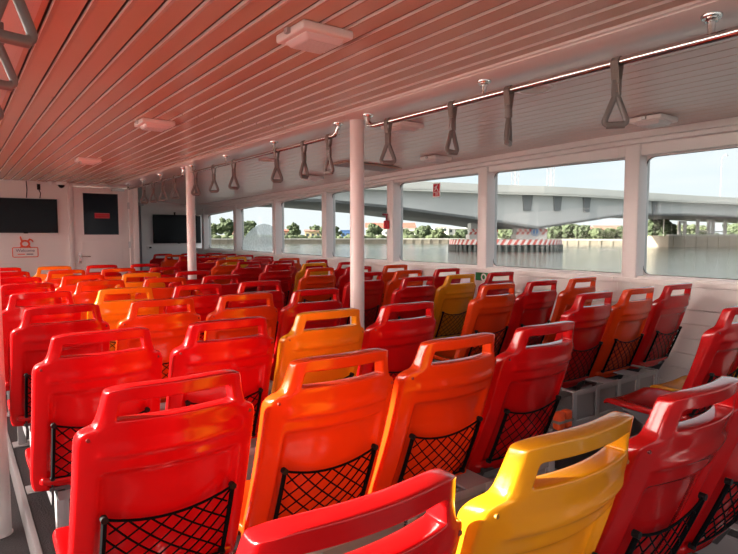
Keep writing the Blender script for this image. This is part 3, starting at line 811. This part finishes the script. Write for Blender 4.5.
# road bridge
t = thing('road_bridge', 'long grey concrete road bridge crossing the river outside the windows', 'bridge', O(21.7, 80, WZ)); L0 = t.location
BR = [(-60, 30, 2.6), (-36, 44, 3.2), (-8.8, 58, 3.5), (-3.9, 61, 3.5), (3.5, 64.5, 2.95), (8, 66.5, 2.45), (13.2, 69, 1.9), (17, 70.6, 1.45), (21.7, 72, .78), (25, 73.6, 1.2), (29.3, 76, 1.75), (34, 79, 2.4), (40, 83, 2.85), (50, 89, 3.0), (61, 95, 2.9), (90, 112, 2.4), (120, 130, 1.4)]
def nrm(i):
    a = Vector(BR[max(0, i-1)][:2]); b = Vector(BR[min(len(BR)-1, i+1)][:2]); d = (b-a).normalized(); return Vector((-d.y, d.x))
TOP = 5.05
def bp(i, off, h): n = nrm(i); return O(BR[i][0]+n.x*off, BR[i][1]+n.y*off, h)-L0
g = MB(); pa = MB(); sf = MB()
for i in range(len(BR)-1):
    j = i+1; hb = lambda q: BR[q][2]
    g.hexa([bp(i, .9, hb(i)+.02), bp(j, .9, hb(j)+.02), bp(j, 1.4, hb(j)+.02), bp(i, 1.4, hb(i)+.02)], [bp(i, .9, TOP), bp(j, .9, TOP), bp(j, 1.4, TOP), bp(i, 1.4, TOP)])
    g.hexa([bp(i, 14.6, hb(i)+.02), bp(j, 14.6, hb(j)+.02), bp(j, 15.1, hb(j)+.02), bp(i, 15.1, hb(i)+.02)], [bp(i, 14.6, TOP), bp(j, 14.6, TOP), bp(j, 15.1, TOP), bp(i, 15.1, TOP)])
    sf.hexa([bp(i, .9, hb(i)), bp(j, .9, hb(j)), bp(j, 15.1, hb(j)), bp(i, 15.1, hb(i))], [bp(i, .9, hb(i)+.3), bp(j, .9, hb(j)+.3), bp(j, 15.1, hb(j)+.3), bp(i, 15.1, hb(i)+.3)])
    pa.hexa([bp(i, -.2, TOP-.1), bp(j, -.2, TOP-.1), bp(j, 16.2, TOP-.1), bp(i, 16.2, TOP-.1)], [bp(i, -.2, TOP+.15), bp(j, -.2, TOP+.15), bp(j, 16.2, TOP+.15), bp(i, 16.2, TOP+.15)])
    for o_ in (-.2, 15.9): pa.hexa([bp(i, o_, TOP), bp(j, o_, TOP), bp(j, o_+.3, TOP), bp(i, o_+.3, TOP)], [bp(i, o_, 6.05), bp(j, o_, 6.05), bp(j, o_+.3, 6.05), bp(i, o_+.3, 6.05)])
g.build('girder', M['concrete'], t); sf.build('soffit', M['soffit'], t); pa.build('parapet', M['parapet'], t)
rb = MB()
for i, fr in ((7, .68), (8, .88), (10, .02), (12, .27)):
    i2 = min(i+1, len(BR)-1); n = nrm(i); dn = O(n.x, n.y, 0)-O(0, 0, 0); dt = (bp(i2, .7, 0)-bp(i, .7, 0)).normalized()
    base = bp(i, .7, 0).lerp(bp(i2, .7, 0), fr); base.z = 0
    z1 = TOP-.1+EYE-L0.z; zl = z1-1.9; w = .62
    rb.hexa([base-dt*w+Vector((0, 0, zl)), base+dt*(w-.25)+Vector((0, 0, zl)), base+dt*(w-.25)+dn*.3+Vector((0, 0, zl)), base-dt*w+dn*.3+Vector((0, 0, zl))],
            [base-dt*(w+.2)+Vector((0, 0, z1)), base+dt*w+Vector((0, 0, z1)), base+dt*w+dn*.3+Vector((0, 0, z1)), base-dt*(w+.2)+dn*.3+Vector((0, 0, z1))])
rb.build('bracket_ribs', M['soffit'], t)  # dark slabs added to imitate shade and reflections on the girder face
def pylon(l, d, lab):
    p = thing('lattice_mast', lab, 'mast', O(l, d, 5.15), group='lattice masts on the bridge'); m = MB(); H = 9; w = .32
    c = [Vector((sx*w, sy*w, 0)) for sx, sy in ((-1, -1), (1, -1), (1, 1), (-1, 1))]
    for q in c: m.tube([q, q+Vector((0, 0, H))], .035, 4)
    for k in range(12):
        z0, z1 = k*H/12, (k+1)*H/12
        for i in range(4):
            a, b = c[i], c[(i+1) % 4]; m.tube([a+Vector((0, 0, z0)), b+Vector((0, 0, z1))], .018, 4)
    m.build('lattice', M['rackpanel'], p)
pylon(18.4, 73, 'grey lattice mast on the bridge deck, left of the two'); pylon(23.8, 76, 'grey lattice mast on the bridge deck, right of the two')
lp = thing('street_lamp', 'thin lamp post rising from the bridge in the nearest window', 'lamp post', O(58.6, 96.5, 5.15))
m = MB(); m.tube([(0, 0, 0), (0, 0, 7.5), (.5, 0, 8.0), (1.6, 0, 8.2)], .05, 6); m.build('post', M['rackpanel'], lp); MB().box(1.3, 2.0, -.12, .12, 8.1, 8.25).build('lamp_head', M['alu'], lp)

# pier with striped fender
t = thing('bridge_pier', 'bridge pier on an oval island with red and white striped fender', 'pier', O(18, 76, WZ)); L0 = t.location
def oval(a, b, n=56): return [(18+a*math.cos(2*PI*k/n)*1.0, 76+b*math.sin(2*PI*k/n)) for k in range(n)]
ov = oval(7.3, 4.2)
m = MB(); m.prism([O(l, d, -1.25)-L0 for l, d in ov], (0, 0, .70)); m.build('platform', M['pier'], t)
m = MB(); n = len(ov)
ov2 = [(18+(l-18)*1.012, 76+(d-76)*1.02) for l, d in oval(7.3, 4.2, 112)]
N2 = len(ov2)
for k in range(N2):
    a, b = ov2[k], ov2[(k+1) % N2]; c = ov2[(k+1) % N2]; e = ov2[(k+2) % N2]
    mi = k % 2
    m.add([O(a[0], a[1], -1.22)-L0, O(b[0], b[1], -1.22)-L0, O(e[0], e[1], -.57)-L0, O(c[0], c[1], -.57)-L0], [(0, 1, 2, 3)], mi)
m.build('striped_fender', [M['stripe_red'], M['stripe_white']], t)
m = MB()
for k in range(0, n):
    l, d = ov[k]; p = O(l, d, WZ-1)-L0; m.tube([p, p+Vector((0, 0, 1.78))], .22, 6)
m.prism([O(18+(l-18)*.9, 76+(d-76)*.9, WZ-1)-L0 for l, d in ov], (0, 0, 1.7))
m.build('piles', M['pile'], t)
def blk(l0, l1, d0, d1, h0, h1, name, mt):
    m = MB(); m.prism([O(l0, d0, h0)-L0, O(l1, d0, h0)-L0, O(l1, d1, h0)-L0, O(l0, d1, h0)-L0], (0, 0, h1-h0)); m.build(name, mt, t)
for a, b, d_ in ((13.2, 16.9, 75.5), (19.2, 23.2, 75)):
    blk(a, b, d_, d_+3, -.56, .05, 'plinth', M['stripe_white'])
    blk(a+.2, b-.2, d_+.2, d_+2.8, .0, 1.6, 'column', M['concrete'])
    m = MB(); K2 = 12
    for k in range(K2):
        x0 = a+(b-a)*k/K2; x1 = a+(b-a)*(k+1)/K2; hs = (.06, .42, .80)
        for r_, (h0, h1) in enumerate(((hs[0], hs[1]), (hs[1], hs[2]))):
            sh = .15 if r_ == 0 else -.15
            m.add([O(x0-sh*.5, d_-.05, h0)-L0, O(x1-sh*.5, d_-.05, h0)-L0, O(x1+sh*.5, d_-.05, h1)-L0, O(x0+sh*.5, d_-.05, h1)-L0], [(0, 1, 2, 3)], (k+r_) % 2)
    m.build('chevron_band', [M['stripe_red'], M['stripe_white']], t)
em = MB(); dn = O(0, -1, 0)-O(0, 0, 0)
cx, cz = 21.6, .42
em.prism([O(cx+.55*math.cos(a), 74.8, cz+.55*math.sin(a))-L0 for a in [2*PI*k/20 for k in range(20)]], dn*.06)
em2 = MB(); em2.tube([O(cx+.42*math.cos(a), 74.7, cz+.42*math.sin(a))-L0 for a in [2*PI*k/20 for k in range(20)]], .06, 5, closed=True)
em2.tube([O(cx, 74.7, cz-.3)-L0, O(cx, 74.7, cz+.3)-L0], .07, 5)
e = em.build('round_emblem', M['bluesign'], t); em2.build('emblem_ring', M['stripe_white'], e)
em3 = MB(); em3.tube([O(cx, 74.8, cz+.5)-L0, O(cx, 74.8, cz+1.25)-L0], [.18, .04], 6); em3.tube([O(cx-.45, 74.8, cz+.62)-L0, O(cx+.45, 74.8, cz+.9)-L0], .05, 5); em3.build('emblem_finial', M['bluesign'], e)

# white gate frames on the quay at the right
for l, d, w, lab in ((56.5, 104, .5, 'narrow white upright frame on the far right quay, leftmost of the white columns'), (60.3, 104, 1.0, 'broad pair of white columns on the far right quay'), (63.8, 105, 1.1, 'rightmost pair of white columns on the far right quay')):
    t = thing('gate_frame', lab, 'gate', O(l, d, -.9), group='white frames on the quay'); m = MB()
    for s_ in (-1, 1):
        m.box(s_*w-.22, s_*w+.22, -.22, .22, 0, 4.4 if w > .6 else 3.4)
    m.build('columns', M['hwhite'], t); m = MB(); m.box(-w, w, -.15, .15, 3.0 if w < .6 else 3.9, 3.4 if w < .6 else 4.3); m.box(-w, w, -.1, .1, 1.4, 1.6); m.build('cross_beam', M['hwhite'], t); t.rotation_euler = (0, 0, -YAW)
for l, d in ((49.8, 104), (53.2, 104), (41, 150)):
    t = thing('street_lamp', 'thin grey post on the quay, %s' % {49.8: 'left of the white frames by the trees', 53.2: 'just left of the white frames', 41: 'standing far back among the trees'}[l], 'lamp post', O(l, d, -1)); m = MB(); m.tube([(0, 0, 0), (0, 0, 4.4)], .07, 5); m.build('post', M['hwhite'], t); MB().box(-.1, .6, -.1, .1, 4.35, 4.5).build('lamp_head', M['alu'], t)

def tree(l, d, h0, H, R, label, mt='leaf', name='tree', seed=0, trunk=True):
    t = thing(name, label, 'tree' if name == 'tree' else 'shrub', O(l, d, h0), group='trees on the far bank'); rnd = random.Random(seed)
    bm = bmesh.new()
    n = 26
    for i in range(n):
        a = rnd.uniform(0, 2*PI); zz = H*rnd.uniform(.25, .9); rr = rnd.uniform(.2, .85)*R*math.sqrt(max(.1, 1-((zz/H-.5)/.5)**2)); r = R*rnd.uniform(.18, .34)
        if i == 0: rr, zz, r = 0, H*.6, R*.62
        mt_ = Matrix.Translation((rr*math.cos(a), rr*math.sin(a), zz)) @ Matrix.Diagonal((r, r, min(r*.85, (H-zz)*1.05 if H > zz else r), 1))
        bmesh.ops.create_icosphere(bm, subdivisions=3, radius=1, matrix=mt_)
    for v in bm.verts:
        nz = noise.noise(v.co*(2.2/max(.8, R*.5))+Vector((seed, 0, 0))); n2 = noise.noise(v.co*3.1+Vector((0, seed, 0)))
        v.co += v.normal*(nz*.16*R+n2*.12*R)
    me = bpy.data.meshes.new('crown'); bm.to_mesh(me); bm.free(); me.materials.append(M[mt])
    for p in me.polygons: p.use_smooth = False
    c = bpy.data.objects.new('crown', me); COL.objects.link(c); c.parent = t
    if trunk: MB().tube([(0, 0, 0), (.1, 0, H*.3), (0, 0, H*.6)], [R*.07, R*.06, R*.04], 7).build('trunk', M['trunk'], t, smooth=True)
def px(x, d): return (x-369)/574*d     # lateral metres of an image column at a distance, used to lay the bank out
TR = [(226, 150, 5.6, 2.6, 'tall leafy tree seen through the farthest window', 'leaf'), (249, 150, 4.7, 2.6, 'dark rounded tree left of the spray stain', 'leaf'),
      (213, 150, 4.0, 2.2, 'bright bush at the far left window edge', 'leaf2'),
      (294, 152, 4.2, 2.3, 'round green tree in the fifth window, left of the cream house', 'leaf'), (325, 152, 3.8, 2.2, 'tree between the cream house and the blue building', 'leaf'),
      (316, 158, 3.9, 1.9, 'small tree behind the cream house', 'leaf'), (334, 152, 3.6, 2.0, 'tree left of the blue building', 'leaf'), (374, 150, 4.0, 2.6, 'green tree right of the nearer pole, below the bridge', 'leaf'),
      (424, 148, 3.4, 2.6, 'leafy tree right of the red-roofed hall', 'leaf'), (438, 144, 2.6, 1.9, 'bush in front of the white block', 'leaf2'),
      (404, 150, 2.6, 2.4, 'light bush below the red roof', 'leaf2'), (462, 146, 2.4, 1.9, 'bush right of the white block', 'leaf'),
      (503, 130, 2.8, 2.4, 'bush just left of the striped pier plinth', 'leaf2'), (512, 128, 2.6, 1.8, 'low tree behind the striped pier', 'leaf'),
      (556, 126, 3.3, 2.2, 'tree just right of the pier', 'leaf'), (568, 124, 3.6, 2.2, 'dark tree right of the pier emblem', 'leaf'), (583, 120, 3.0, 2.2, 'tree in front of the white house', 'leaf'),
      (596, 118, 2.4, 1.9, 'bright bush below the brown roof', 'leaf2'), (608, 118, 2.5, 1.7, 'small tree in front of the brown house', 'leaf2'), (620, 118, 2.8, 1.8, 'tree left of the nearest window post', 'leaf'),
      (655, 108, 4.2, 2.6, 'large dark tree at the left of the nearest window', 'leaf'), (667, 106, 3.9, 2.0, 'dark tree beside the end of the tall quay', 'leaf'), (645, 110, 3.8, 2.4, 'dark tree half behind the nearest window post', 'leaf'),
      (684, 128, 3.4, 2.4, 'tree behind the tall quay, left of the white frames', 'leaf2'), (699, 130, 3.2, 2.2, 'tree behind the leftmost white frame', 'leaf2'), (732, 132, 3.6, 2.6, 'tree at the far right edge of the nearest window', 'leaf')]
for i, (x, d, H, R, lab, mt) in enumerate(TR): tree(px(x, d), d, -1.05, H, R, lab, mt, seed=i*3.7+1)
# low hedge line along the bank
def hedge(pts, label, mt, h=1.1, seed=3):
    bm = bmesh.new(); rnd = random.Random(seed)
    for (a, b) in zip(pts[:-1], pts[1:]):
        n = int((Vector(b)-Vector(a)).length/1.3)+1
        for i in range(n):
            q = Vector(a).lerp(Vector(b), (i+rnd.random()*.6)/n); r = rnd.uniform(.7, 1.25)
            bmesh.ops.create_icosphere(bm, subdivisions=2, radius=1, matrix=Matrix.Translation(O(q.x, q.y+rnd.uniform(-1, 1), -1.0+h*.3*r)) @ Matrix.Diagonal((r*1.1, r*1.1, h*.62*r, 1)))
    for v in bm.verts: v.co += v.normal*.25*noise.noise(v.co*1.3)
    me = bpy.data.meshes.new('hedge'); bm.to_mesh(me); bm.free(); me.materials.append(M[mt])
    o = bpy.data.objects.new('hedge_foliage', me); COL.objects.link(o); tag(o, label, 'hedge', kind='stuff')
hedge([(-70, 142), (-30, 144), (5, 147), (27, 146)], 'low green bushes lining the far bank behind the quay', 'leaf2')
hedge([(30, 134), (41, 128), (58, 118)], 'low bushes on the bank right of the pier', 'leaf2', seed=5)
hedge([(56, 118), (90, 124)], 'bushes behind the tall quay', 'leaf', h=1.6, seed=8)

def house(x0, x1, d, h0, h1, roof_h, wm, rm, lab, wins=3, floors=1, name='house'):
    L0_, L1_ = px(x0, d), px(x1, d); w = (L1_-L0_)/2; t = thing(name, lab, 'building', O((L0_+L1_)/2, d, h0), -YAW); H = h1-h0; dp = max(4, w)
    MB().box(-w, w, 0, dp, 0, H).build('wall', M[wm], t)
    m = MB()
    if roof_h > 0: m.prism([Vector((-w-.3, -.4, H)), Vector((-w-.3, dp+.4, H)), Vector((-w-.3, dp/2, H+roof_h))], (2*w+.6, 0, 0))
    else: m.box(-w-.15, w+.15, -.15, dp+.15, H, H+.15)
    m.build('roof', M[rm], t)
    for f in range(floors):
        for k in range(wins):
            cx = -w+(k+.5)*2*w/wins; z = H*(f+.5)/floors; MB().box(cx-.35, cx+.35, -.04, .05, z-.4, z+.4).build('window', M['hwin'], t)
house(305, 321, 156, -1, 1.0, .5, 'hcream', 'roofbrown', 'small cream house among trees on the far bank')
house(341, 350, 156, -1, 1.2, 0, 'hblue', 'hblue', 'small blue building left of the nearer pole', 2)
house(366, 415, 172, -1, 2.3, 1.4, 'hwhite', 'roofred', 'long hall with a red roof seen under the bridge', 6)
house(434, 447, 160, -1, 2.3, 0, 'hwhite', 'hwhite', 'white two-storey block under the bridge, left one', 3, 2)
house(448, 470, 164, -1, 1.9, .3, 'hwhite', 'hwhite', 'wide white block under the bridge, right one', 4, 2)
house(282, 290, 158, -1, 1.1, .5, 'hbrown', 'roofred', 'small reddish house at the left of the fifth window', 2)
house(232, 238, 158, -1, 1.2, .4, 'hbrown', 'roofred', 'small red house in the farthest window', 1)
house(580, 594, 132, -1, 1.5, .4, 'hwhite', 'roofbrown', 'white house among trees right of the pier', 2)
house(596, 622, 136, -1, 1.3, 1.0, 'hbrown', 'roofbrown', 'brown-roofed house left of the nearest window post', 3)

# ------------------------------------------------------------------ light
wd = bpy.data.worlds.new('sky'); SC.world = wd; wd.use_nodes = True; N = wd.node_tree.nodes; L = wd.node_tree.links
SUN_AZ = math.radians(-62); SUN_EL = math.radians(17)     # azimuth from the bow, negative = to port (left)
sd = Vector((math.sin(SUN_AZ)*math.cos(SUN_EL), math.cos(SUN_AZ)*math.cos(SUN_EL), math.sin(SUN_EL)))
bg = N['Background']; tc = N.new('ShaderNodeTexCoord'); sp = N.new('ShaderNodeSeparateXYZ'); L.new(tc.outputs['Generated'], sp.inputs[0])
cr = N.new('ShaderNodeValToRGB'); L.new(sp.outputs['Z'], cr.inputs[0])
cr.color_ramp.elements[0].position = 0; cr.color_ramp.elements[0].color = (.88, .94, .96, 1)
cr.color_ramp.elements[1].position = .55; cr.color_ramp.elements[1].color = (.45, .65, .90, 1)
e = cr.color_ramp.elements.new(.14); e.color = (.74, .87, .96, 1)
mp = N.new('ShaderNodeMapping'); mp.inputs['Scale'].default_value = (1, 1, 4.5); L.new(tc.outputs['Generated'], mp.inputs[0])
nz = N.new('ShaderNodeTexNoise'); nz.inputs['Scale'].default_value = 2.3; nz.inputs['Detail'].default_value = 7; nz.inputs['Roughness'].default_value = .55; L.new(mp.outputs[0], nz.inputs['Vector'])
mr = N.new('ShaderNodeMapRange'); mr.inputs['From Min'].default_value = .34; mr.inputs['From Max'].default_value = .56; L.new(nz.outputs['Fac'], mr.inputs['Value'])
mx = N.new('ShaderNodeMix'); mx.data_type = 'RGBA'; L.new(mr.outputs[0], mx.inputs[0]); L.new(cr.outputs[0], mx.inputs[6]); mx.inputs[7].default_value = (.93, .95, .96, 1)
# warm haze round the sun, strengthened to brighten the cabin
dt = N.new('ShaderNodeVectorMath'); dt.operation = 'DOT_PRODUCT'; L.new(tc.outputs['Generated'], dt.inputs[0]); dt.inputs[1].default_value = sd
gl = N.new('ShaderNodeMapRange'); gl.inputs['From Min'].default_value = .25; gl.inputs['From Max'].default_value = 1.0; gl.inputs['To Max'].default_value = 1; L.new(dt.outputs['Value'], gl.inputs['Value'])
pw = N.new('ShaderNodeMath'); pw.operation = 'POWER'; L.new(gl.outputs[0], pw.inputs[0]); pw.inputs[1].default_value = 2.0
ml = N.new('ShaderNodeMath'); ml.operation = 'MULTIPLY_ADD'; L.new(pw.outputs[0], ml.inputs[0]); ml.inputs[1].default_value = 11.0; ml.inputs[2].default_value = 0.0
gc = N.new('ShaderNodeVectorMath'); gc.operation = 'SCALE'; gc.inputs[0].default_value = (1.0, .80, .70); L.new(ml.outputs[0], gc.inputs['Scale'])
sc_ = N.new('ShaderNodeVectorMath'); sc_.operation = 'ADD'; L.new(mx.outputs[2], sc_.inputs[0]); L.new(gc.outputs[0], sc_.inputs[1])
L.new(sc_.outputs[0], bg.inputs['Color']); bg.inputs['Strength'].default_value = 1.75
sl = bpy.data.lights.new('sun', 'SUN'); sl.energy = 32; sl.angle = math.radians(1.5); sl.color = (1, .90, .78)
so = bpy.data.objects.new('sun', sl); COL.objects.link(so); so.rotation_euler = (-sd).to_track_quat('-Z', 'Y').to_euler()

# ------------------------------------------------------------------ camera
cam = bpy.data.cameras.new('camera'); co = bpy.data.objects.new('camera', cam); COL.objects.link(co)
cam.sensor_width = 36; cam.lens = 574/738*36; cam.clip_start = .05; cam.clip_end = 2000
co.location = (0, 0, EYE)
fw = Vector((math.sin(YAW)*math.cos(PITCH), math.cos(YAW)*math.cos(PITCH), -math.sin(PITCH)))
co.rotation_euler = fw.to_track_quat('-Z', 'Y').to_euler()
SC.camera = co
SC.view_settings.view_transform = 'Standard'; SC.view_settings.look = 'None'; SC.view_settings.gamma = 1; SC.view_settings.exposure = 0
SC.cycles.max_bounces = 12; SC.cycles.diffuse_bounces = 6; SC.cycles.transparent_max_bounces = 12; SC.cycles.sample_clamp_indirect = 8
